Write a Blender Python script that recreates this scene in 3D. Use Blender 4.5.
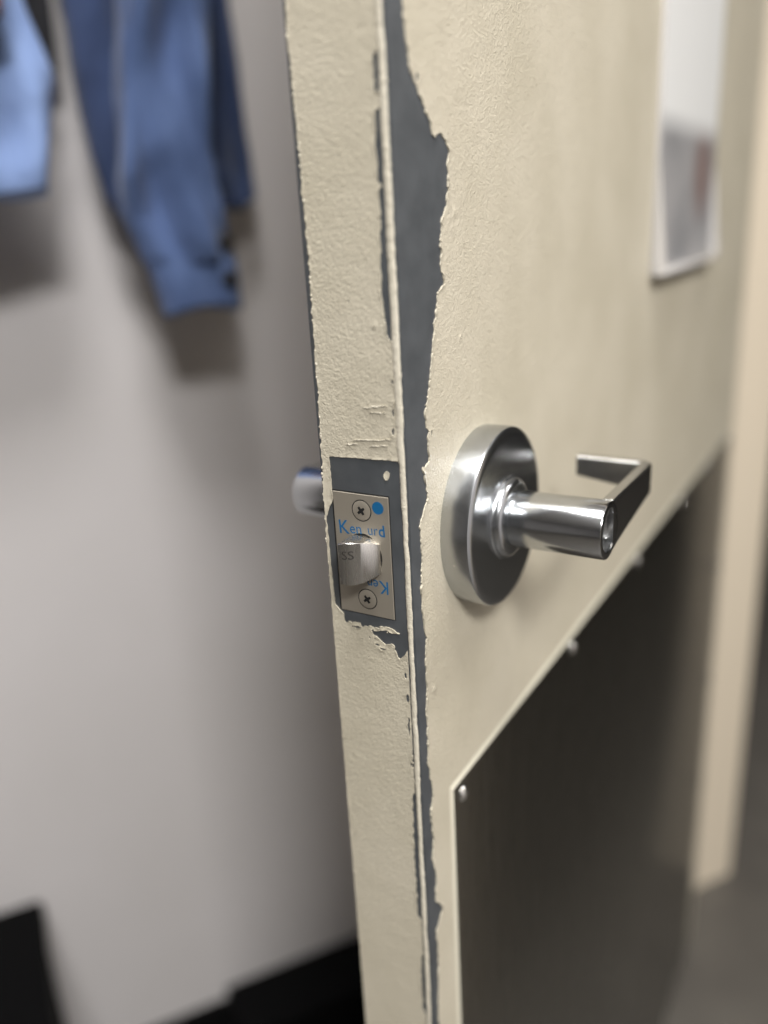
import bpy, bmesh, math, random
import numpy as np
from mathutils import Matrix, Vector

for o in list(bpy.data.objects):
    bpy.data.objects.remove(o)
scene = bpy.context.scene
COL = scene.collection
R = math.radians
rng = np.random.default_rng(7)
random.seed(7)

# ---------------------------------------------------------------- frame of the place
# room: x = away from the coat wall, y = towards the doorway wall, z = up, floor at 0
# door: X = across its thickness, Y = along the leaf from the latch edge, Z about the lever axis
H = 1.0
SWING = R(35)
LATCH = (0.6628, -0.7123)          # latch corner of the leaf on the floor plan
def door_to_room(p):
    c, s = math.cos(SWING), math.sin(SWING)
    return Vector((LATCH[0] + c*p[0] - s*p[1], LATCH[1] + s*p[0] + c*p[1], H + p[2]))

# ---------------------------------------------------------------- camera
cd = bpy.data.cameras.new('camera'); cam = bpy.data.objects.new('camera', cd); COL.objects.link(cam)
scene.camera = cam
cd.sensor_fit = 'HORIZONTAL'; cd.sensor_width = 36; cd.lens = 835.1/768*36
cp = door_to_room((0.1674, -0.2910, 0.1398))
cam.matrix_world = (Matrix.Translation(cp) @ Matrix.Rotation(0.5547+SWING, 4, 'Z')
                    @ Matrix.Rotation(1.2389, 4, 'X') @ Matrix.Rotation(-0.0572, 4, 'Z'))
cd.clip_start = 0.01
cd.dof.use_dof = True; cd.dof.focus_distance = 0.372; cd.dof.aperture_fstop = 2.9

# ---------------------------------------------------------------- light
w = bpy.data.worlds.new('world'); scene.world = w; w.use_nodes = True
w.node_tree.nodes['Background'].inputs[0].default_value = (0.8, 0.85, 1, 1)
w.node_tree.nodes['Background'].inputs[1].default_value = 0.15
def area(name, loc, sx, sy, watts, col=(1, .97, .92)):
    l = bpy.data.lights.new(name, 'AREA'); l.shape = 'RECTANGLE'; l.size = sx; l.size_y = sy
    l.energy = watts; l.color = col
    o = bpy.data.objects.new(name, l); COL.objects.link(o); o.location = loc
    return o
CEIL = 2.6
area('ceiling_panel_light', (1.0, -.80, CEIL-.03), .45, .45, 20, (1, .985, .965))
area('ceiling_panel_light', (2.45, -1.03, CEIL-.03), .6, .6, 58, (1, .985, .965))
area('hallway_ceiling_light', (1.3, 1.3, CEIL-.03), .6, .6, 24, (1, .985, .965))
vs = scene.view_settings
vs.view_transform = 'Standard'; vs.look = 'None'; vs.gamma = 1; vs.use_curve_mapping = False
vs.exposure = 0.58

# ---------------------------------------------------------------- materials
def lin(r, g, b):
    f = lambda c: (c/255/12.92) if c/255 <= .04045 else ((c/255+.055)/1.055)**2.4
    return (f(r), f(g), f(b), 1)
class Mat:
    def __init__(s, name, col, rough=.5, metal=0.0, **kw):
        s.m = bpy.data.materials.new(name); s.m.use_nodes = True
        s.nt = s.m.node_tree; s.b = s.nt.nodes['Principled BSDF']
        s.b.inputs['Base Color'].default_value = col
        s.b.inputs['Roughness'].default_value = rough
        s.b.inputs['Metallic'].default_value = metal
        for k, v in kw.items(): s.b.inputs[k.replace('_', ' ')].default_value = v
        s.col = col; s.h = None
    def n(s, t, **kw):
        x = s.nt.nodes.new(t)
        for k, v in kw.items(): setattr(x, k, v)
        return x
    def coord(s, scale=(1, 1, 1)):
        t = s.n('ShaderNodeTexCoord'); mp = s.n('ShaderNodeMapping'); mp.inputs['Scale'].default_value = scale
        s.nt.links.new(t.outputs['Object'], mp.inputs[0]); return mp.outputs[0]
    def noise(s, scale, detail=3, stretch=(1, 1, 1), dist=0.0, rough=.55):
        x = s.n('ShaderNodeTexNoise'); x.inputs['Scale'].default_value = scale; x.inputs['Detail'].default_value = detail
        x.inputs['Distortion'].default_value = dist; x.inputs['Roughness'].default_value = rough
        s.nt.links.new(s.coord(stretch), x.inputs['Vector']); return x.outputs['Fac']
    def vary(s, fac, lo, hi, a=.35, b=.65):
        r = s.n('ShaderNodeValToRGB'); r.color_ramp.elements[0].position = a; r.color_ramp.elements[1].position = b
        r.color_ramp.elements[0].color = lo; r.color_ramp.elements[1].color = hi
        s.nt.links.new(fac, r.inputs[0]); return r.outputs[0]
    def color(s, out): s.nt.links.new(out, s.b.inputs['Base Color']); return s
    def mix(s, a, b, fac):
        x = s.n('ShaderNodeMix', data_type='RGBA'); s.nt.links.new(fac, x.inputs[0])
        s.nt.links.new(a, x.inputs[6]); s.nt.links.new(b, x.inputs[7]) if not isinstance(b, tuple) else setattr(x.inputs[7], 'default_value', b)
        return x.outputs[2]
    def rough(s, fac, lo, hi):
        x = s.n('ShaderNodeMapRange'); x.inputs['To Min'].default_value = lo; x.inputs['To Max'].default_value = hi
        s.nt.links.new(fac, x.inputs[0]); s.nt.links.new(x.outputs[0], s.b.inputs['Roughness']); return s
    def bump(s, fac, dist, strength=1.0):
        x = s.n('ShaderNodeBump'); x.inputs['Distance'].default_value = dist; x.inputs['Strength'].default_value = strength
        s.nt.links.new(fac, x.inputs['Height'])
        if s.h is not None: s.nt.links.new(s.h, x.inputs['Normal'])
        s.h = x.outputs[0]; s.nt.links.new(s.h, s.b.inputs['Normal']); return s

def paint_mat(name, a, b, dirt):
    m = Mat(name, lin(*a), .42)
    base = m.vary(m.noise(14, 4), lin(*a), lin(*b))
    d = m.vary(m.noise(160, 5, rough=.7), (0, 0, 0, 1), (1, 1, 1, 1), .60, .80)
    m.color(m.mix(base, lin(*dirt), d))
    m.bump(m.noise(640, 1.5, (1, 1, .85), .9), .0006, .62)
    m.bump(m.noise(1150, 2), .00035, .55)
    m.bump(m.noise(90, 3), .0009, .4)
    return m.m
M = {}
M['paint'] = paint_mat('cream_paint', (205, 197, 178), (195, 187, 167), (176, 168, 150))
M['bead'] = paint_mat('cream_paint_ridge', (216, 209, 192), (204, 197, 179), (184, 177, 160))
g = Mat('grey_primed_steel', lin(72, 75, 78), .42)
g.color(g.vary(g.noise(60, 5), lin(69, 72, 75), lin(80, 83, 86))); g.bump(g.noise(500, 2), .0001, .3); M['steel'] = g.m
def brushed(name, col, r0, r1, stretch, scale=1500, d=.00004, metal=1.0):
    m = Mat(name, lin(*col), r0, metal)
    f = m.noise(scale, 2, stretch); m.rough(f, r0, r1); m.bump(f, d, .5)
    return m.m
M['rose'] = brushed('satin_chrome_rose', (185, 188, 191), .22, .27, (1, .2, .2), 1500, .000004)
M['chrome'] = brushed('satin_chrome_lever', (197, 199, 201), .12, .22, (.03, 1, 1))
M['arm'] = brushed('satin_chrome_arm', (198, 198, 197), .16, .25, (1, .03, 1))
M['bright'] = Mat('bright_chrome', lin(226, 226, 226), .12, 1.0).m
M['plate'] = brushed('latch_face_nickel', (180, 172, 158), .42, .56, (.04, 1, 1), 1400, .00004, .7)
M['bolt'] = brushed('latch_bolt_steel', (216, 214, 210), .22, .34, (1, 1, .03), 1800, .00003, 1.0)
M['dark'] = Mat('dark_recess', lin(20, 20, 20), .6).m
M['blue_ink'] = Mat('blue_ink', lin(10, 92, 140), .5).m
M['etch'] = Mat('etched_mark', lin(46, 43, 40), .7).m
k = Mat('kick_plate_steel', lin(126, 124, 118), .3, 1.0)
f = k.noise(900, 2, (1, 1, .02)); k.rough(f, .22, .36); k.bump(f, .00003, .4); M['kick'] = k.m
M['kick_edge'] = Mat('kick_plate_edge', lin(222, 217, 198), .35, .15).m
M['screw'] = Mat('stainless_screw', lin(215, 214, 210), .22, 1.0).m
wl = Mat('wall_paint', lin(204, 200, 200), .75); wl.color(wl.vary(wl.noise(3, 3), lin(206, 202, 202), lin(201, 197, 196)))
wl.bump(wl.noise(260, 2), .0004, .25); M['wall'] = wl.m
fr = Mat('frame_paint', lin(228, 214, 192), .45); fr.bump(fr.noise(300, 2), .0003, .3); M['frame'] = fr.m
fl = Mat('floor_vinyl', lin(84, 80, 75), .5); fl.color(fl.vary(fl.noise(9, 5), lin(80, 76, 71), lin(90, 86, 80))); M['floor'] = fl.m
M['offwall'] = Mat('room_wall_paint', lin(146, 144, 143), .8).m
M['hall'] = Mat('hall_paint', lin(120, 116, 112), .8).m
M['ceiling'] = Mat('ceiling_tile', lin(205, 204, 201), .9).m
b = Mat('black_vinyl', lin(7, 7, 8), .75, 0.0, Specular_IOR_Level=.12); b.bump(b.noise(300, 2), .0003, .3); M['black'] = b.m
M['black2'] = Mat('black_plastic', lin(5, 5, 6), .8, 0.0, Specular_IOR_Level=.1).m
def cloth(name, a, b2, scale, bumpd):
    m = Mat(name, lin(*a), .85)
    m.color(m.vary(m.noise(scale, 5, (1, 1, .5)), lin(*b2), lin(*a), .3, .7))
    m.bump(m.noise(900, 1), .0004, .5); m.bump(m.noise(30, 3), bumpd, .6)
    m.b.inputs['Sheen Weight'].default_value = .15
    return m.m
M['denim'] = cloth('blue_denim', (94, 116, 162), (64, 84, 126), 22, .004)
M['denim_shaded'] = cloth('shaded_blue_denim', (56, 74, 114), (38, 52, 84), 20, .004)  # same blue denim, shade of folds and rear parts put into its colour
M['shirt'] = cloth('light_blue_cotton', (140, 164, 212), (118, 142, 190), 16, .006)
M['dark_cloth'] = cloth('black_cloth', (22, 22, 28), (16, 16, 20), 20, .004)
M['brown_cloth'] = cloth('brown_cloth', (136, 84, 54), (112, 68, 44), 20, .004)
M['button'] = Mat('dark_metal_button', lin(62, 62, 66), .4, .8).m
M['holder'] = Mat('clear_plastic_edge', lin(196, 193, 190), .15).m
no = Mat('notice_print', lin(240, 240, 238), .35)
tc = no.n('ShaderNodeTexCoord'); sx_ = no.n('ShaderNodeSeparateXYZ'); no.nt.links.new(tc.outputs['Object'], sx_.inputs[0])
def mr(src, a, b6, c, d):
    x = no.n('ShaderNodeMapRange'); no.nt.links.new(src, x.inputs[0])
    for i_, v_ in enumerate((a, b6, c, d)): x.inputs[i_+1].default_value = v_
    return x.outputs[0]
top = mr(sx_.outputs[2], .190, .210, 0, 1)
pic = no.vary(no.noise(9, 2), lin(138, 138, 140), lin(168, 166, 166))
blob = no.n('ShaderNodeVectorMath', operation='DISTANCE'); no.nt.links.new(tc.outputs['Object'], blob.inputs[0]); blob.inputs[1].default_value = (.0034, .545, .168)
pic = no.mix(pic, lin(140, 122, 118), mr(blob.outputs[1], .02, .05, 1, 0))
whi = no.vary(top, lin(238, 238, 236), lin(238, 238, 236))
no.color(no.mix(pic, whi, top)); M['notice'] = no.m

# ---------------------------------------------------------------- helpers
def obj(name, verts, faces, mat, parent=None, smooth=False, loc=(0, 0, 0)):
    me = bpy.data.meshes.new(name); me.from_pydata([tuple(v) for v in verts], [], [tuple(q) for q in faces]); me.update()
    bm = bmesh.new(); bm.from_mesh(me); bmesh.ops.recalc_face_normals(bm, faces=bm.faces); bm.to_mesh(me); bm.free()
    return link(name, me, mat, parent, smooth, loc)
def link(name, me, mat, parent=None, smooth=False, loc=(0, 0, 0)):
    if mat and not me.materials: me.materials.append(M[mat])
    if smooth:
        me.polygons.foreach_set('use_smooth', [True]*len(me.polygons))
        if smooth != 'all': me.set_sharp_from_angle(angle=R(38))
    o = bpy.data.objects.new(name, me); COL.objects.link(o); o.location = loc
    if parent: o.parent = parent
    return o
def empty(name, loc=(0, 0, 0), rz=0, parent=None):
    o = bpy.data.objects.new(name, None); COL.objects.link(o); o.location = loc; o.rotation_euler = (0, 0, rz)
    o.empty_display_size = .02
    if parent: o.parent = parent
    return o
def tag(o, label=None, cat=None, group=None, kind=None):
    for kk, v in (('label', label), ('category', cat), ('group', group), ('kind', kind)):
        if v: o[kk] = v
    return o
def box(name, lo, hi, mat, parent=None, bevel=0, seg=2, loc=(0, 0, 0)):
    bm = bmesh.new(); bmesh.ops.create_cube(bm, size=1)
    for v in bm.verts:
        v.co = [lo[i] if v.co[i] < 0 else hi[i] for i in range(3)]
    if bevel: bmesh.ops.bevel(bm, geom=bm.edges[:], offset=bevel, segments=seg, profile=.5, affect='EDGES')
    me = bpy.data.meshes.new(name); bm.to_mesh(me); bm.free()
    return link(name, me, mat, parent, bool(bevel), loc)
def lathe(name, prof, cen, mat, parent, axis='X', n=72, smooth=True, loc=(0, 0, 0), phase=0):
    """prof: (along axis, radius)"""
    V, F = [], []
    for a, r in prof:
        for i in range(n):
            t = 2*math.pi*i/n + phase; c, s = r*math.cos(t), r*math.sin(t)
            V.append((cen[0]+a, cen[1]+c, cen[2]+s) if axis == 'X' else (cen[0]+c, cen[1]+a, cen[2]+s))
    for j in range(len(prof)-1):
        for i in range(n):
            k2 = (i+1) % n; F.append((j*n+i, j*n+k2, (j+1)*n+k2, (j+1)*n+i))
    if prof[0][1] > 1e-6: F.append(tuple(range(n)))
    if prof[-1][1] > 1e-6: F.append(tuple((len(prof)-1)*n+i for i in range(n)))
    o = obj(name, V, F, mat, parent, smooth, loc)
    bm = bmesh.new(); bm.from_mesh(o.data); bmesh.ops.remove_doubles(bm, verts=bm.verts, dist=1e-6); bm.to_mesh(o.data); bm.free()
    if smooth: o.data.set_sharp_from_angle(angle=R(30))
    return o

# ---------------------------------------------------------------- the room
RX, RY = 5.2, -4.5
T = .145                                             # thickness of the doorway wall
def struct(o, label=None, cat=None): return tag(o, label, cat, kind='structure')
HX = -3.0                                           # the hallway runs on behind the coat wall
struct(box('floor', (HX-.1, RY-.1, -.1), (RX+.1, 5.3, 0), 'floor'), 'dark grey brown floor running through the doorway', 'floor')
struct(box('ceiling', (HX-.1, RY-.1, CEIL), (RX+.1, 5.3, CEIL+.1), 'ceiling'), 'white ceiling above the room', 'ceiling')
struct(box('wall_left', (-.1, RY-.1, 0), (0, .006, CEIL), 'wall'), 'pale lilac grey wall with garments hanging on it', 'wall')
struct(box('wall_right', (RX, RY-.1, 0), (RX+.1, 5.3, CEIL), 'offwall'), 'grey wall opposite the hanging garments', 'wall')
struct(box('wall_front', (0, RY-.1, 0), (RX, RY, CEIL), 'offwall'), 'grey wall behind the viewer', 'wall')
struct(box('wall_hallway', (HX, 5.2, 0), (RX, 5.3, CEIL), 'hall'), 'dim wall across the hallway', 'wall')
struct(box('wall_hallway_end', (HX-.1, T, 0), (HX, 5.3, CEIL), 'hall'), 'dim wall at the end of the hallway', 'wall')
J0, J1 = .080, .975                                # rabbets of the two jambs
DH = 2.06
wb = []
V, F = [], []
def addbox(lo, hi):
    s = len(V)
    for x in (lo[0], hi[0]):
        for y in (lo[1], hi[1]):
            for z in (lo[2], hi[2]): V.append((x, y, z))
    F.extend([tuple(s+i for i in q) for q in ((0, 1, 3, 2), (4, 6, 7, 5), (0, 4, 5, 1), (2, 3, 7, 6), (0, 2, 6, 4), (1, 5, 7, 3))])
addbox((HX, .006, 0), (.034, T, CEIL)); addbox((J1+.046, .006, 0), (RX, T, CEIL)); addbox((.034, .006, DH+.05), (J1+.046, T, CEIL))
struct(obj('wall_back', V, F, 'wall'), 'pale grey wall around the doorway', 'wall')
frame = empty('trim_1', (J0, 0, 0)); struct(frame, 'beige painted metal door frame at the hinge end of the door', 'door frame')
def prism_z(name, pts, z0, z1, mat, parent, bevel=.0015, loc=(0, 0, 0)):
    n = len(pts)
    bm = bmesh.new()
    a = [bm.verts.new((x, y, z0)) for x, y in pts]; c = [bm.verts.new((x, y, z1)) for x, y in pts]
    bm.faces.new(a[::-1]); bm.faces.new(c)
    for i in range(n): bm.faces.new((a[i], a[(i+1) % n], c[(i+1) % n], c[i]))
    if bevel: bmesh.ops.bevel(bm, geom=[e for e in bm.edges if abs(e.verts[0].co.z-e.verts[1].co.z) > .01], offset=bevel, segments=3, profile=.5, affect='EDGES')
    me = bpy.data.meshes.new(name); bm.to_mesh(me); bm.free()
    return link(name, me, mat, parent, True, loc)
jp = [(-.048, -.012), (0, -.012), (0, .042), (.014, .042), (.014, T+.012), (-.048, T+.012), (-.048, T), (-.006, T), (-.006, .006), (-.048, .006)]
prism_z('jamb', jp, 0, DH, 'frame', frame)
prism_z('jamb', [(J1-J0-x, y) for x, y in jp][::-1], 0, DH, 'frame', frame)
box('head', (-.048, -.012, DH), (J1-J0+.048, T+.012, DH+.05), 'frame', frame, .0015)
struct(box('baseboard_left', (0, RY, 0), (.008, 0.006, .078), 'black', None, .002), 'black vinyl baseboard along the lilac grey wall', 'baseboard')

# ---------------------------------------------------------------- the door
door = empty('door_1', (LATCH[0], LATCH[1], .012), SWING)
tag(door, 'open cream door with paint chipped off its latch edge down to grey steel', 'door', kind='structure')
DL = (0, 0, H-.012)                                 # children are modelled about the lever axis
DW, DT, Z0, Z1 = .862, .0450, .012-H, 2.045-H
box('leaf', (-DT, 0, Z0), (0, DW, Z1), 'steel', door, .0006, 2, DL)

def vnoise(x, z, scale, seed):
    r = np.random.default_rng(seed); G = r.uniform(-1, 1, (256, 256))
    a, b3 = np.asarray(x)/scale + 40, np.asarray(z)/scale + 90
    i, j = np.floor(a).astype(int), np.floor(b3).astype(int); fa, fb = a-i, b3-j
    fa = fa*fa*(3-2*fa); fb = fb*fb*(3-2*fb)
    g0 = lambda p, q: G[p % 256, q % 256]
    return (g0(i, j)*(1-fa)+g0(i+1, j)*fa)*(1-fb) + (g0(i, j+1)*(1-fa)+g0(i+1, j+1)*fa)*fb
def sdf(P, x, z):
    """signed distance to a polygon, negative inside"""
    d = np.full(x.shape, 1e9); ins = np.zeros(x.shape, bool)
    for i in range(len(P)):
        (x0, z0), (x1, z1) = P[i], P[(i+1) % len(P)]
        ex, ez = x1-x0, z1-z0; L = ex*ex+ez*ez+1e-12
        t = np.clip(((x-x0)*ex+(z-z0)*ez)/L, 0, 1)
        d = np.minimum(d, np.hypot(x-x0-t*ex, z-z0-t*ez))
        if abs(ez) > 1e-9:
            c = ((z0 > z) != (z1 > z)) & (x < x0 + (z-z0)*ex/ez)
            ins ^= c
    return np.where(ins, -d, d)
def flake(name, xs, zs, FLD, place, thick, lip, mat, parent):
    """paint film where FLD > 0, outlined by marching squares, with a real edge; place(x, z, h) -> point"""
    nx, nz = len(xs), len(zs)
    ids, P, Hh = {}, [], []
    def vert(key, x, z, edge):
        if key not in ids:
            ids[key] = len(P); P.append((x, z)); Hh.append(edge)
        return ids[key]
    polys = []
    pos = FLD > 0
    for i in range(nx-1):
        for j in range(nz-1):
            c = [(i, j), (i+1, j), (i+1, j+1), (i, j+1)]
            s = [pos[q] for q in c]
            if not any(s): continue
            loop = []
            for a in range(4):
                p, q = c[a], c[(a+1) % 4]
                if s[a]: loop.append(vert(p, xs[p[0]], zs[p[1]], FLD[p]))
                if s[a] != s[(a+1) % 4]:
                    t = FLD[p]/(FLD[p]-FLD[q]); key = (min(p, q), max(p, q))
                    loop.append(vert(key, xs[p[0]]+t*(xs[q[0]]-xs[p[0]]), zs[p[1]]+t*(zs[q[1]]-zs[p[1]]), 0.0))
            if len(loop) >= 3: polys.append(loop)
    P = np.array(P); D = np.array(Hh)
    lipn = np.clip(vnoise(P[:, 0], P[:, 1], 2.2, 5)+.35, 0, 1.3)
    h = thick + lip*np.exp(-np.clip(D, 0, None)/.7)*lipn
    V = [place(p[0], p[1], hh) for p, hh in zip(P, h)]
    cnt = {}
    for q in polys:
        for a in range(len(q)):
            e = (q[a], q[(a+1) % len(q)]); cnt[e] = 1
    n0 = len(V); base = {}
    Fs = list(polys)
    for (a, b3) in cnt:
        if (b3, a) in cnt: continue
        for v in (a, b3):
            if v not in base: base[v] = len(V); V.append(place(P[v][0], P[v][1], -2e-5))
        Fs.append((b3, a, base[a], base[b3]))
    me = bpy.data.meshes.new(name); me.from_pydata(V, [], Fs); me.update()
    bm = bmesh.new(); bm.from_mesh(me); bmesh.ops.recalc_face_normals(bm, faces=bm.faces); bm.to_mesh(me); bm.free()
    o = link(name, me, mat, parent, True, DL)
    me.set_sharp_from_angle(angle=R(50))
    return o
ZA, ZB = -345.0, 300.0
STEP = .75
# --- paint on the lever face; traced outline of the bare strip, millimetres (Y, Z)
FACE = [(12.2,300), (12.21,215.8), (11.45,207.8), (13.71,199.9), (16.04,191.9), (22.56,185.0), (28.58,178.0), (32.29,171.0), (38.56,173.2), (43.73,170.0), (45.37,167.1), (44.07,161.3), (44.49,153.6), (42.12,145.8), (37.07,139.2), (35.66,132.1), (34.81,120.1), (37.39,117.1), (37.17,113.8), (32.31,111.0), (31.19,108.2), (27.86,100.3), (26.33,92.2), (23.89,84.1), (22.50,78.0), (20.04,69.8), (16.85,64.0), (15.62,59.9), (18.79,54.0), (17.61,50.7), (18.70,41.0), (12.14,39.6), (16.55,25.6), (7.8,15.0), (8.2,-1.2), (6.4,-14.8), (7.4,-34.2), (9.2,-40.7), (8.0,-46.4), (7.6,-64.5), (6.6,-77.6), (6.6,-91.3), (5.8,-107.5), (9.2,-124.0), (8.2,-132.1), (6.1,-136.3), (8.2,-153.8), (5.2,-164.2), (9.2,-175.3), (7.6,-192.4), (15.2,-201.7), (10.9,-207.9), (6.8,-212.1), (8.0,-231.1), (5.6,-268.7), (5.6,-345)]
ys = np.arange(0.4, 56.1, STEP); zs = np.arange(ZA, ZB+.01, STEP)
Yg, Zg = np.meshgrid(ys, zs, indexing='ij')
P = [(-20, 310), (12.2, 310)] + FACE + [(5.6, -355), (-20, -355)]
fld = sdf(P, Yg, Zg) + .65*vnoise(Yg, Zg, 2.4, 1) + .6*vnoise(Yg, Zg, 1.0, 2)
for cy, cz, r in ((20.5, 191.5, 1.1), (21.5, 52.5, 1.0), (23.0, 55.0, .6), (15.0, -70, .5), (49, 143, .35), (52, 90, .4)):
    fld = np.minimum(fld, np.hypot((Yg-cy)*1.0, (Zg-cz)*.6) - r + .3*vnoise(Yg, Zg, 1.0, 3))
YB = ys[-1]/1000
face_paint = flake('chipped_paint', ys, zs, fld, lambda y, z, h: (h, y/1000, z/1000), .00035, .0005, 'paint', door)
tag(face_paint, 'cream paint film with a ragged torn edge on the lever face')
V, F = [], []
e = .00035
addbox((-1e-5, YB, ZA/1000), (e, DW, ZB/1000)); addbox((-1e-5, .012, ZB/1000), (e, DW, Z1)); addbox((-1e-5, .006, Z0), (e, DW, ZA/1000))
obj('face_paint', V, F, 'paint', door, False, DL)
box('rear_paint', (-DT-e, .0012, Z0), (-DT+1e-5, DW, Z1), 'paint', door, 0, 0, DL)

# --- paint on the latch edge, millimetres (X, Z)
xs = np.arange(-44.6, -3.9, STEP*.85)
Xg, Zg = np.meshgrid(xs, zs, indexing='ij')
lz = np.array([-345, -60, 20, 60, 90, 130, 170, 200, 300.]); lx = np.array([-44.9, -44.9, -44.4, -43.0, -42.4, -42.1, -42.4, -43.4, -43.6])
left = np.interp(Zg, lz, lx) + .5*vnoise(Zg*0, Zg, 3, 11) + .3*vnoise(Zg*0, Zg, 1.1, 12)
RP = np.array([(-4.2,300),(-4.2,199),(-6.0,198.2),(-6.6,197.2),(-6.46,186.1),(-4.3,185),(-4.3,180.5),(-6.7,179.3),(-7.38,166.0),(-6.85,154.4),(-5.0,153.6),(-6.68,152),(-6.84,140.5),(-7.74,126.5),(-8.01,115.2),(-7.2,103.6),(-6.5,96.5),(-4.2,94.8),(-4.2,66),(-4.2,-120),(-5.6,-123),(-6.3,-140),(-6.6,-162),(-6.3,-198),(-4.2,-201),(-4.2,-222),(-5.9,-225),(-6.1,-262),(-4.2,-266),(-4.2,-345)])[::-1]
right = np.interp(Zg, RP[:, 1], RP[:, 0]) + .35*vnoise(Zg*0, Zg, 2.2, 13) + .25*vnoise(Zg*0, Zg, .9, 14)
fld = np.minimum(Xg-left, np.where(right > -4.5, 3.0, right-Xg))
CUT = [(-39.6, 44.5), (-2, 45.7), (-2, -39.4), (-8.87, -37.4), (-37.7, -32.2), (-42.6, -28), (-43.4, -5), (-43.6, 15), (-41.6, 20.5), (-39.2, 24)]
CH1 = [(-38.3, -31), (-9.5, -31), (-2, -36), (-2, -40), (-4.97, -44.6), (-8.83, -49.5), (-12.2, -42.1), (-15.98, -43.0), (-22.2, -39.2), (-23.2, -37.4), (-14.5, -36.5), (-16.5, -34.9), (-28.5, -36.4), (-28.4, -34.8), (-37.9, -36.1)]
nz1 = .5*vnoise(Xg, Zg, 1.6, 21) + .4*vnoise(Xg, Zg, .8, 22)
fld = np.minimum(fld, sdf(CUT, Xg, Zg) + .25*vnoise(Xg, Zg, 1.2, 23))
fld = np.minimum(fld, sdf(CH1, Xg, Zg) + nz1)
for cx, cz, rx, rz in ((-9.5, -41.5, 3.2, 1.6), (-7.4, -44.5, 2.4, 2.2), (-31.5, -37.4, 2.6, .8), (-15.5, -40.6, 2.5, .7), (-21.5, -41.2, .9, .5), (-24.5, -41.5, .9, .7), (-20.6, -44.2, 1.3, .6), (-17.8, -45.8, 2.0, .6), (-28.5, -43.0, .5, .5), (-6.0, 58, .8, 2.0), (-5.6, 66.5, .6, 2.2), (-5.2, 79, .5, 1.0), (-6.2, -57, .6, 2.0), (-5.6, -69, .8, 2.6), (-5.6, -84, .6, 6.0), (-5.4, -104, .5, 3), (-24, 111, .5, .4), (-12, 101, .5, .6), (-21, 67, .4, .4), (-14, 62, .35, .5), (-26, -52, .8, .4)):
    fld = np.minimum(fld, (np.hypot((Xg-cx)/rx, (Zg-cz)/rz)-1)*min(rx, rz) + .35*nz1)
isl = 1.35 - np.hypot((Xg+10.6), (Zg-38.6)*.75) + .7*nz1
fld = np.maximum(fld, isl)
for q in ([(-13, -33.6), (-22, -34.6), (-12, -36.6), (-7, -36.2)],):
    fld = np.maximum(fld, -(sdf(q, Xg, Zg)) + .4*nz1 - .2)
edge_paint = flake('edge_paint', xs, zs, fld, lambda x, z, h: (x/1000, -h, z/1000), .00032, .00035, 'paint', door)
tag(edge_paint, 'thick cream paint cut away in a rectangle around the latch')
V, F = [], []
addbox((-.0445, -e, Z0), (-.004, 1e-5, ZA/1000)); addbox((-.0436, -e, ZB/1000), (-.004, 1e-5, Z1))
obj('edge_paint', V, F, 'paint', door, False, DL)
# --- ridge of paint running down the corner
V, F = [], []
nzr = np.concatenate([[Z0*1000], np.arange(ZA, ZB, 1.1), [Z1*1000]])
na = 9
for i, z in enumerate(nzr):
    wob = .18*vnoise(0, z, 9, 31) + .12*vnoise(0, z, 2.2, 32); wd = 1.62 + .25*vnoise(3, z, 14, 33) + .14*vnoise(3, z, 1.6, 34)
    if z < 45: wd *= .80
    cx = -2.9 + wob + (.35 if z < 45 else 0)
    for a in range(na):
        t = math.pi*a/(na-1)
        V.append(((cx + wd*math.cos(t))/1000, -(max(0, math.sin(t))*(.95+.12*vnoise(5, z, 1.4, 35)))/1000 + 1e-5, z/1000))
for i in range(len(nzr)-1):
    for a in range(na-1): F.append((i*na+a, i*na+a+1, (i+1)*na+a+1, (i+1)*na+a))
tag(obj('paint_ridge', V, F, 'bead', door, 'all', DL), 'pale raised ridge of paint along the door corner')
# --- specks of lifted paint along the far corner
V, F = [], []
ico = bmesh.new(); bmesh.ops.create_icosphere(ico, subdivisions=1, radius=1); iv = [v.co.copy() for v in ico.verts]; iff = [[v.index for v in q.verts] for q in ico.faces]; ico.free()
for z in np.arange(-20, 215, 2.1):
    if rng.random() < .62:
        s = len(V); r = rng.uniform(.25, .6); lx0 = float(np.interp(z, lz, lx)) + .2*rng.normal()
        zz = z + rng.normal()
        V += [((lx0+v.x*r)/1000, (-.3+v.y*r*.7)/1000, (zz+v.z*r*1.5)/1000) for v in iv]; F += [[s+k2 for k2 in q] for q in iff]
tag(obj('paint_specks', V, F, 'bead', door, 'all', DL), kind='stuff')

# --- scraped-up slivers of paint above the latch
def sliver(x0, z0, x1, z1, wid):
    V, F = [], []; n = 14
    for i in range(n+1):
        t = i/n; x, z = x0+(x1-x0)*t, z0+(z1-z0)*t + .35*float(vnoise(x0+9*t, z0, 1.5, 41)); hw = wid*math.sin(math.pi*min(.98, t+.02))*(.7+.5*float(vnoise(z0, 12*t, 1.3, 42)))
        for dz, h in ((-hw, .25), (-.1*hw, .85), (hw, .25)): V.append((x/1000, -h/1000, (z+dz)/1000))
    for i in range(n):
        for a in range(2): F.append((i*3+a, i*3+a+1, i*3+a+4, i*3+a+3))
    obj('paint_scrape', V, F, 'bead', door, 'all', DL)
for q in ((-20, 67.2, -8, 69.0, .75), (-17, 65.6, -9, 65.8, .35), (-26, 53.0, -7, 54.6, .40), (-30, 50.6, -24, 51.6, .55), (-18, 50.8, -9, 52.0, .45)): sliver(*q)

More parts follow.
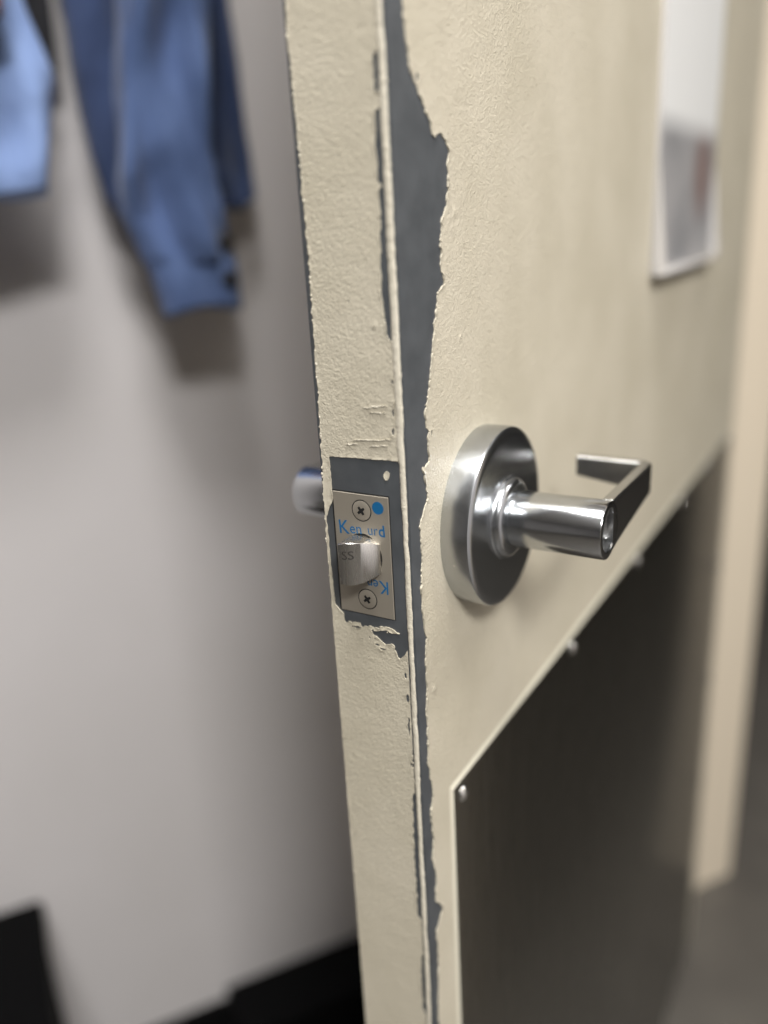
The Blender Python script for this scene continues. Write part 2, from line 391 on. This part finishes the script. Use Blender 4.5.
# --- latch plate
PX, PZ = -.0246, -.0004
pw, ph = .0287/2, .0582/2
NB = 64
V, F = [], []
def rect_pt(t):
    c, s = math.cos(t), math.sin(t); k2 = min(pw/abs(c) if abs(c) > 1e-9 else 9, ph/abs(s) if abs(s) > 1e-9 else 9); return c*k2, s*k2
cr = math.atan2(ph, pw)
angs = sorted(set([2*math.pi*i/NB for i in range(NB)] + [cr, math.pi-cr, math.pi+cr, 2*math.pi-cr])); NBB = len(angs)
for t in angs:                                       # hole rim for the bolt, outer outline; front then back
    ox, oz = rect_pt(t); ihx, ihz = .0098*math.cos(t), .0108*math.sin(t)
    for x, y, z in ((ihx, -.0006, ihz), (ox*.985, -.0006, oz*.993), (ox, -.0003, oz), (ox, .0004, oz), (ihx, .0004, ihz)):
        V.append((PX+x, y, PZ+z))
for i in range(NBB):
    j = (i+1) % NBB
    for a in range(5): F.append((i*5+a, j*5+a, j*5+(a+1) % 5, i*5+(a+1) % 5))
latch = obj('latch_plate', V, F, 'plate', door, False, DL)
tag(latch, 'nickel latch plate with blue lettering and two cross head screws')
lathe('bore', [(-.0001, 0), (-.0001, .0106), (.0004, .0106)], (PX, 0, PZ), 'dark', latch, 'Y', 48)
tag(box('gap', (PX-pw-.0009, -.00008, PZ-ph-.0003), (PX+pw+.0004, .0003, PZ+ph+.0006), 'dark', latch), 'dark joint around the plate')
def phillips(name, x, z, rot, parent):
    c = (x, -.0006, z)
    s = lathe(name, [(.0004, .0046), (-.00012, .0046), (-.0003, .0040), (-.00045, .0026), (-.0005, 0)], c, 'plate', parent, 'Y', 40)
    V, F = [], []
    # countersink shadow ring and the cross recess
    lathe('rim', [(-.00002, .0046), (-.00006, .0050), (-.0000, .0051)], c, 'dark', s, 'Y', 40)
    L, Wd = .0021, .00052
    pts = []
    for q in range(4):
        t = rot + q*math.pi/2; d = (math.cos(t), math.sin(t)); nn = (-d[1], d[0])
        pts += [(d[0]*L-nn[0]*Wd, d[1]*L-nn[1]*Wd), (d[0]*L+nn[0]*Wd, d[1]*L+nn[1]*Wd), (d[0]*Wd*1.3+nn[0]*Wd*1.3, d[1]*Wd*1.3+nn[1]*Wd*1.3)]
    n = len(pts)
    V = [(x+a, -.00118, z+b4) for a, b4 in pts] + [(x+a, -.0008, z+b4) for a, b4 in pts]
    F = [tuple(range(n))] + [(i, (i+1) % n, n+(i+1) % n, n+i) for i in range(n)]
    obj('cross_slot', V, F, 'dark', s)
    return s
phillips('screw', -.0241, .0212, R(38), latch)
phillips('screw', -.0239, -.0215, R(35), latch)
lathe('blue_dot', [(.00005, .0029), (-.00006, .0029), (-.00006, 0)], (-.0156, -.0006, .0234), 'blue_ink', latch, 'Y', 32)
def text(name, body, size, mat, parent, mtx, ext=.00002, sx=1.0, bold=0):
    cu = bpy.data.curves.new(name, 'FONT'); cu.body = body; cu.size = size; cu.extrude = ext; cu.offset = bold
    cu.resolution_u = 3
    t = bpy.data.objects.new(name, cu); COL.objects.link(t)
    bpy.context.view_layer.update()
    me = bpy.data.meshes.new_from_object(t.evaluated_get(bpy.context.evaluated_depsgraph_get()))
    bpy.data.objects.remove(t); bpy.data.curves.remove(cu)
    me.transform(Matrix.Diagonal((sx, 1, 1, 1))); me.transform(mtx); me.name = name
    me.materials.clear()
    return link(name, me, mat, parent)
UP = Matrix.Rotation(R(90), 4, 'X')                  # text plane -> facing -Y
def tm(x, z, rz=0, y=-.00066): return Matrix.Translation((x, y, z)) @ UP @ Matrix.Rotation(rz, 4, 'Z')
tl = R(3)
text('lettering', 'K', .0093, 'blue_ink', latch, tm(-.0370, .0090, tl), sx=.95, bold=.00002)
text('lettering', 'en', .0072, 'blue_ink', latch, tm(-.0311, .0097, tl), sx=.95)
text('lettering', 'ur', .0070, 'blue_ink', latch, tm(-.0217, .0102, tl), sx=.88, bold=-.00006)
text('lettering', 'd', .0076, 'blue_ink', latch, tm(-.0160, .0102, tl), sx=.95, bold=.0001)
text('lettering', 'K', .0090, 'blue_ink', latch, tm(-.0120, -.0112, math.pi), sx=.9, bold=.00002)
text('lettering', 'en', .0070, 'blue_ink', latch, tm(-.0176, -.0112, math.pi), sx=.9)
# --- latch bolt: rounded body along -Y with a curved bevel falling towards the lever face
BX, BZ, BR = -.0250, -.0004, .0100
BL, BRt = -.0047, .0094
def bh(x):                                           # projection of the bolt at offset x from its axis
    t = (x-BL)/(BRt-BL)
    return .0125 - .0122*(max(0, t)**2.1)
NX = 26
V, F = [], []
for i in range(NX+1):
    x = BL + (BRt-BL)*i/NX; hz = math.sqrt(max(BR**2 - (abs(x)*.78)**2, 0)); y = -.0006-bh(x)
    for k2, zz in enumerate((-hz, -hz*.985, hz*.985, hz)):
        V.append((BX+x, y + (.0002 if k2 in (0, 3) else 0), BZ+zz))
    V.append((BX+x, .0002, BZ+hz)); V.append((BX+x, .0002, BZ-hz))
for i in range(NX):
    for a in range(6): F.append((i*6+a, i*6+(a+1) % 6, (i+1)*6+(a+1) % 6, (i+1)*6+a))
F.append(tuple(range(6))); F.append(tuple(NX*6+a for a in range(6)))
bolt = obj('latch_bolt', V, F, 'bolt', latch, True)
tag(bolt, 'silver bevelled latch bolt stamped with two letters')

# --- lever handle with its rose; built once for each face
def lever(side):
    s = 1 if side == 'front' else -1
    x0 = 0 if s > 0 else -DT
    root = empty('lever_handle', DL, 0, door)
    c = (x0, .0706, 0)
    def P(pr): return [(s*a, r) for a, r in pr]
    lathe('rose', P([(0, .0443), (.0004, .0447), (.0126, .0447), (.0138, .0443), (.0146, .0432), (.0150, .0400), (.0152, .021), (.0160, .0206), (.0164, 0)]), c, 'rose', root, 'X', 128)
    lathe('collar', P([(.0155, .0200), (.0172, .0199), (.0184, .0192), (.0192, .0178), (.0198, .0160), (.0200, .0120)]), c, 'rose', root, 'X', 96)
    lathe('groove', P([(.0180, .0134), (.0222, .0134)]), c, 'rose', root, 'X', 64)
    X1 = .0655 if s > 0 else .0620
    lathe('stem', P([(.0206, .0130), (.0210, .01385), (.0218, .0140), (X1-.0008, .0140), (X1-.0002, .0137), (X1, .0132), (X1, .0108), (X1-.0006, .0102), (X1-.0085, .0096), (X1-.0085, 0)]), c, 'chrome', root, 'X', 96)
    lathe('key_cylinder', P([(X1-.0088, .0088), (X1-.0050, .0088), (X1-.0044, .0082), (X1-.0044, 0)]), c, 'bright', root, 'X', 48)
    ks = box('keyhole', (0, -.0006, -.0036), (.0006, .0006, .0036), 'dark', root); ks.location = (x0+s*(X1-.0044)-(0.0003), c[1], 0)
    # arm and return: a flat bar whose height tapers from the stem, swept round one tight corner
    path = []                                        # (X centre-line, Y, z low, z high, normal angle)
    th = .0062
    xa = X1-th/2; ye = .1520-.0706
    rr = .0040
    st = [(xa, .006, 0)] + [(xa, y, 0) for y in np.linspace(.012, ye-rr-th/2, 8)]
    st += [(xa-rr+rr*math.cos(t), ye-rr-th/2+rr*math.sin(t), t) for t in np.linspace(.2, math.pi/2, 6)]
    st += [(x, ye-th/2, math.pi/2) for x in np.linspace(xa-rr-.004, .0245, 6)]
    tot = 0; L = [0]
    for a, b4 in zip(st[:-1], st[1:]): tot += math.hypot(a[0]-b4[0], a[1]-b4[1]); L.append(tot)
    V, F = [], []
    for (x, y, t), l in zip(st, L):
        q = min(1, l/(ye-.008)); q2 = max(0, (l-(ye-.008))/max(1e-6, tot-(ye-.008)))
        zt = .0128 - .0010*q + .0006*q2; zb = -.0128 + .0085*min(1, q*1.0)**.8 + .0052*q2
        nx_, ny_ = math.cos(t), math.sin(t)
        bv = .0008
        for d, z in ((th/2, zb+bv), (th/2, zt-bv), (th/2-bv, zt), (-th/2+bv, zt), (-th/2, zt-bv), (-th/2, zb+bv), (-th/2+bv, zb), (th/2-bv, zb)):
            V.append((x0+s*(x+d*nx_), c[1]+y+d*ny_, z))
    for i in range(len(st)-1):
        for a in range(8): F.append((i*8+a, i*8+(a+1) % 8, (i+1)*8+(a+1) % 8, (i+1)*8+a))
    F.append(tuple(range(8))); F.append(tuple((len(st)-1)*8+a for a in range(8)))
    obj('arm', V, F, 'arm', root, True)
    return root
tag(lever('front'), 'satin chrome lever with keyhole in the end of its stem')
tag(lever('rear'), 'satin chrome lever on the far face, only its stem end showing')
lathe('rose_pin_hole', [(-.0002, 0), (-.0002, .0007), (.0003, .0007)], (.0066, .0706-.0432, -.0105), 'bright', door, 'Y', 12, loc=DL)

# --- kick plate
KY0, KY1, KZ0, KZ1 = .0268, .836, Z0+.004, -.1350
kp = box('kick_plate', (.0003, KY0+.0028, KZ0), (.0016, KY1-.0028, KZ1-.0028), 'kick', door, .0004, 2, DL)
tag(kp, 'dark reflective steel kick plate screwed to the lower door')
# bevelled edge strips, one per side
def edging(pts_out, pts_in):
    V = [(.0003, *pts_out[0]), (.0003, *pts_out[1]), (.0014, *pts_in[1]), (.0014, *pts_in[0]), (.0002, *pts_in[1]), (.0002, *pts_in[0])]
    obj('plate_edge', V, [(0, 1, 2, 3), (0, 3, 5), (1, 4, 2), (3, 2, 4, 5), (0, 5, 4, 1)], 'kick_edge', kp)
g2 = .0030
edging([(KY0, KZ0), (KY0, KZ1)], [(KY0+g2, KZ0), (KY0+g2, KZ1-g2)])
edging([(KY0, KZ1), (KY1, KZ1)], [(KY0+g2, KZ1-g2), (KY1-g2, KZ1-g2)])
edging([(KY1, KZ1), (KY1, KZ0)], [(KY1-g2, KZ1-g2), (KY1-g2, KZ0)])
sp = [(y, -.1462) for y in (.0392, .2148, .3850, .5550, .6900, .8230)] + [(y, z) for y in (.0392, .8230) for z in (-.320, -.494, -.668, -.842)]
for i, (y, z) in enumerate(sp):
    if i == 0:
        s0 = lathe('screw', [(0, .0046), (.0007, .0046), (.0018, .0038), (.0026, .0022), (.0029, 0)], (0, 0, 0), 'screw', kp, 'X', 20); sc = s0
    else:
        sc = s0.copy(); COL.objects.link(sc); sc.parent = kp
    sc.location = (.0015, y, z)

# --- notice in a clear holder on the lever face
NY0, NY1, NZ0, NZ1 = .386, .602, .090, .372
nh = box('notice_holder', (.0003, NY0, NZ0), (.0030, NY1, NZ1), 'holder', door, .0006, 2, DL)
tag(nh, 'glossy holder with a white notice, grey picture at its foot')
box('notice_sheet', (.0031, NY0+.004, NZ0+.006), (.0034, NY1-.004, NZ1-.006), 'notice', nh)
def wedge(y0, y1):
    P8 = [(.0036, NZ0+.005), (.0120, NZ0+.005), (.0040, NZ0+.085), (.0036, NZ0+.085)]
    V = [(x, y, z) for y in (y0, y1) for x, z in P8]
    obj('pocket_side', V, [(0, 1, 2, 3), (4, 5, 6, 7)] + [(i, (i+1) % 4, 4+(i+1) % 4, 4+i) for i in range(4)], 'holder', nh)
wedge(NY0+.0005, NY0+.003); wedge(NY1-.003, NY1-.0005)
box('pocket_ledge', (.0036, NY0+.0005, NZ0), (.0120, NY1-.0005, NZ0+.004), 'holder', nh, .001)
# --- hinges
for z in (-.78, 0.0, .82):
    h = lathe('hinge', [(-.05, .0065), (.05, .0065)], (-DT-.006, DW+.001, z), 'plate', door, 'X', 20, loc=DL)
    me = h.data
    for v in me.vertices:
        a = v.co.x+DT+.006; r1 = v.co.z-z; v.co.x = -DT-.006 + r1; v.co.z = z + a
ss = text('stamped_letters', 'SS', .0056, 'etch', bolt, Matrix.Translation((BX-.0030, 0, BZ+.0024)) @ UP, ext=0)
for v in ss.data.vertices: v.co.y = -.0006 - bh(v.co.x-BX) - .00008
tag(ss, 'two letters stamped in the bolt')

# ---------------------------------------------------------------- garments on the wall
def loft(name, xmin, secs, mat, parent, n=56, amp=.06, seed=1, folds=5, sub=6, caps=True):
    """secs: (x, y, z, half width along y, half depth along x) from top to bottom"""
    S = np.array(secs, float); m = len(S)
    t = np.linspace(0, m-1, (m-1)*sub+1)
    def cr_(a):
        i = np.clip(np.floor(t).astype(int), 0, m-2); f = t-i
        p0, p1, p2, p3 = S[np.clip(i-1, 0, m-1), a], S[i, a], S[i+1, a], S[np.clip(i+2, 0, m-1), a]
        return .5*((2*p1)+(-p0+p2)*f+(2*p0-5*p1+4*p2-p3)*f**2+(-p0+3*p1-3*p2+p3)*f**3)
    C = [cr_(a) for a in range(5)]
    V, F = [], []
    r = np.random.default_rng(seed); ph_ = r.uniform(0, 6.28, 4)
    for k2 in range(len(t)):
        for i in range(n):
            th = 2*math.pi*i/n
            z = C[2][k2]
            rip = 1 + amp*math.sin(folds*th+ph_[0]+14*z) + .6*amp*math.sin((folds+3)*th+ph_[1]-23*z) + .5*amp*math.sin(55*z+ph_[2]+2*th)
            rip += .5*amp*float(vnoise(th*30, z*1000, 18, seed))
            cx, sx = math.cos(th), math.sin(th)
            yy = abs(cx)**.8*math.copysign(1, cx)*C[3][k2]*(1+.35*(rip-1)); xx = abs(sx)**.8*math.copysign(1, sx)*C[4][k2]*(1+2.4*(rip-1))
            V.append((max(xmin, C[0][k2]+xx), C[1][k2]+yy, z+.004*math.sin(2*th+ph_[3])))
    for k2 in range(len(t)-1):
        for i in range(n):
            j = (i+1) % n; F.append((k2*n+i, k2*n+j, (k2+1)*n+j, (k2+1)*n+i))
    if caps: F.append(tuple(range(n))); F.append(tuple((len(t)-1)*n+i for i in range(n)))
    o = obj(name, V, F, mat, parent, True)
    o.data.set_sharp_from_angle(angle=R(75))
    return o
def rel(secs, o): return .012-o[0], [(a-o[0], b5-o[1], c5+H-o[2], d5, e5) for a, b5, c5, d5, e5 in secs]
# denim jacket: hangs from its collar, folded on itself
o0 = (.06, -.67, 1.07); jk = empty('denim_jacket', o0)
tag(jk, 'mid blue denim jacket with its cuffed sleeve hanging lowest on the wall', 'jacket', 'garments hanging on the wall')
loft('body', *rel([(.03, -.69, .74, .035, .018), (.042, -.690, .68, .060, .026), (.044, -.690, .56, .066, .028), (.044, -.690, .42, .070, .030), (.042, -.680, .30, .068, .029), (.045, -.668, .20, .066, .030), (.045, -.662, .165, .062, .026)], o0), 'denim_shaded', jk, 72, .10, 3, 6)
sl = loft('sleeve', *rel([(.085, -.665, .62, .038, .024), (.105, -.668, .50, .040, .028), (.120, -.675, .36, .039, .029), (.125, -.688, .25, .042, .030), (.126, -.692, .18, .047, .030), (.125, -.685, .135, .044, .027), (.123, -.678, .112, .040, .025)], o0), 'denim', jk, 64, .13, 8, 4)
cf = loft('cuff', *rel([(.123, -.680, .122, .042, .026), (.123, -.677, .102, .0415, .028), (.122, -.675, .084, .0395, .028), (.122, -.674, .072, .0385, .0275), (.122, -.674, .069, .032, .020)], o0), 'denim', sl, 64, .03, 9, 3)
for dz in (.132, .098):
    lathe('button', [(0, .0085), (.003, .0085), (.0042, .006), (.0042, 0)], (.122+.025-o0[0], -.652-o0[1], dz+H-o0[2]), 'button', cf, 'X', 20)
loft('sleeve', *rel([(.045, -.655, .62, .036, .026), (.046, -.640, .50, .038, .026), (.042, -.632, .38, .034, .024), (.040, -.622, .27, .032, .022), (.040, -.616, .20, .030, .020), (.040, -.613, .170, .028, .018)], o0), 'denim_shaded', jk, 48, .09, 12, 4)
loft('lapel', *rel([(.068, -.733, .60, .026, .014), (.074, -.735, .46, .028, .016), (.075, -.731, .34, .028, .016), (.074, -.728, .25, .028, .016), (.066, -.722, .185, .022, .012), (.060, -.718, .158, .012, .008)], o0), 'denim_shaded', jk, 40, .10, 15, 3)
# light blue shirt
o1 = (.128, -.88, 1.18); sh = empty('cotton_shirt', o1)
tag(sh, 'light blue cotton shirt hanging at the far left of the wall', 'shirt', 'garments hanging on the wall')
loft('body', *rel([(.100, -.88, .74, .03, .012), (.120, -.88, .66, .09, .022), (.126, -.885, .52, .092, .026), (.126, -.89, .40, .082, .028), (.128, -.880, .33, .082, .034), (.130, -.872, .275, .090, .040), (.128, -.872, .23, .084, .032), (.128, -.872, .195, .078, .032), (.128, -.872, .181, .076, .030)], o1), 'shirt', sh, 72, .10, 21, 5)
loft('sleeve', *rel([(.150, -.94, .62, .034, .014), (.156, -.945, .48, .036, .016), (.156, -.94, .36, .034, .016), (.155, -.93, .26, .032, .016), (.154, -.925, .21, .030, .015)], o1), 'shirt', sh, 48, .09, 23, 4)
# dark garment glimpsed between the two
o2 = (.04, -.79, 1.28); dk = empty('black_coat', o2)
tag(dk, 'black garment glimpsed between the light blue shirt and denim jacket', 'coat', 'garments hanging on the wall')
loft('body', *rel([(.03, -.790, .74, .016, .012), (.040, -.790, .66, .020, .018), (.042, -.788, .54, .022, .020), (.042, -.787, .42, .022, .020), (.042, -.784, .35, .020, .018), (.040, -.777, .295, .011, .012)], o2), 'dark_cloth', dk, 48, .08, 31, 4)
# brown garment, upper left corner
o3 = (.198, -.85, 1.33); br = empty('brown_scarf', o3)
tag(br, 'brown cloth hanging over the light blue shirt in the upper left corner', 'scarf', 'garments hanging on the wall')
loft('cloth', *rel([(.196, -.840, .74, .03, .006), (.198, -.840, .62, .032, .007), (.200, -.838, .48, .030, .008), (.200, -.834, .385, .024, .008), (.198, -.828, .306, .014, .005)], o3), 'brown_cloth', br, 40, .08, 35, 3)
# the rail they hang from
rail = empty('hook_rail', (0, -.78, 1.83)); tag(rail, 'wooden hook rail the garments hang from', 'coat rack')
box('board', (0.0005, -.30, -.04), (.018, .24, .05), 'frame', rail, .003)
for y in (.08, -.01, -.10, -.075):
    lathe('hook', [(0.0, .006), (.05, .005), (.055, .009), (.062, .009), (.064, .005), (.064, 0)] if y != -.075 else [(0, .006), (.21, .005), (.215, .009), (.222, .009), (.224, 0)], (.012, y, 0.02), 'chrome', rail, 'X', 20)

# ---------------------------------------------------------------- black things by the floor
bx = empty('storage_box', (.16, -1.12, 0)); tag(bx, 'tall black box standing against the wall in the lower left corner', 'box')
box('body', (-.14, -.17, .0), (.13, .172, .340), 'black2', bx, .008)
box('lid', (-.145, -.175, .336), (.135, .177, .366), 'black2', bx, .006)
lb = empty('equipment_case', (.06, -.50, 0)); tag(lb, 'low black case lying on the floor behind the door edge', 'case')
box('body', (-.048, -.235, .0), (.04, .22, .085), 'black2', lb, .004)
box('lid', (-.050, -.237, .086), (.042, .222, .108), 'black2', lb, .004)
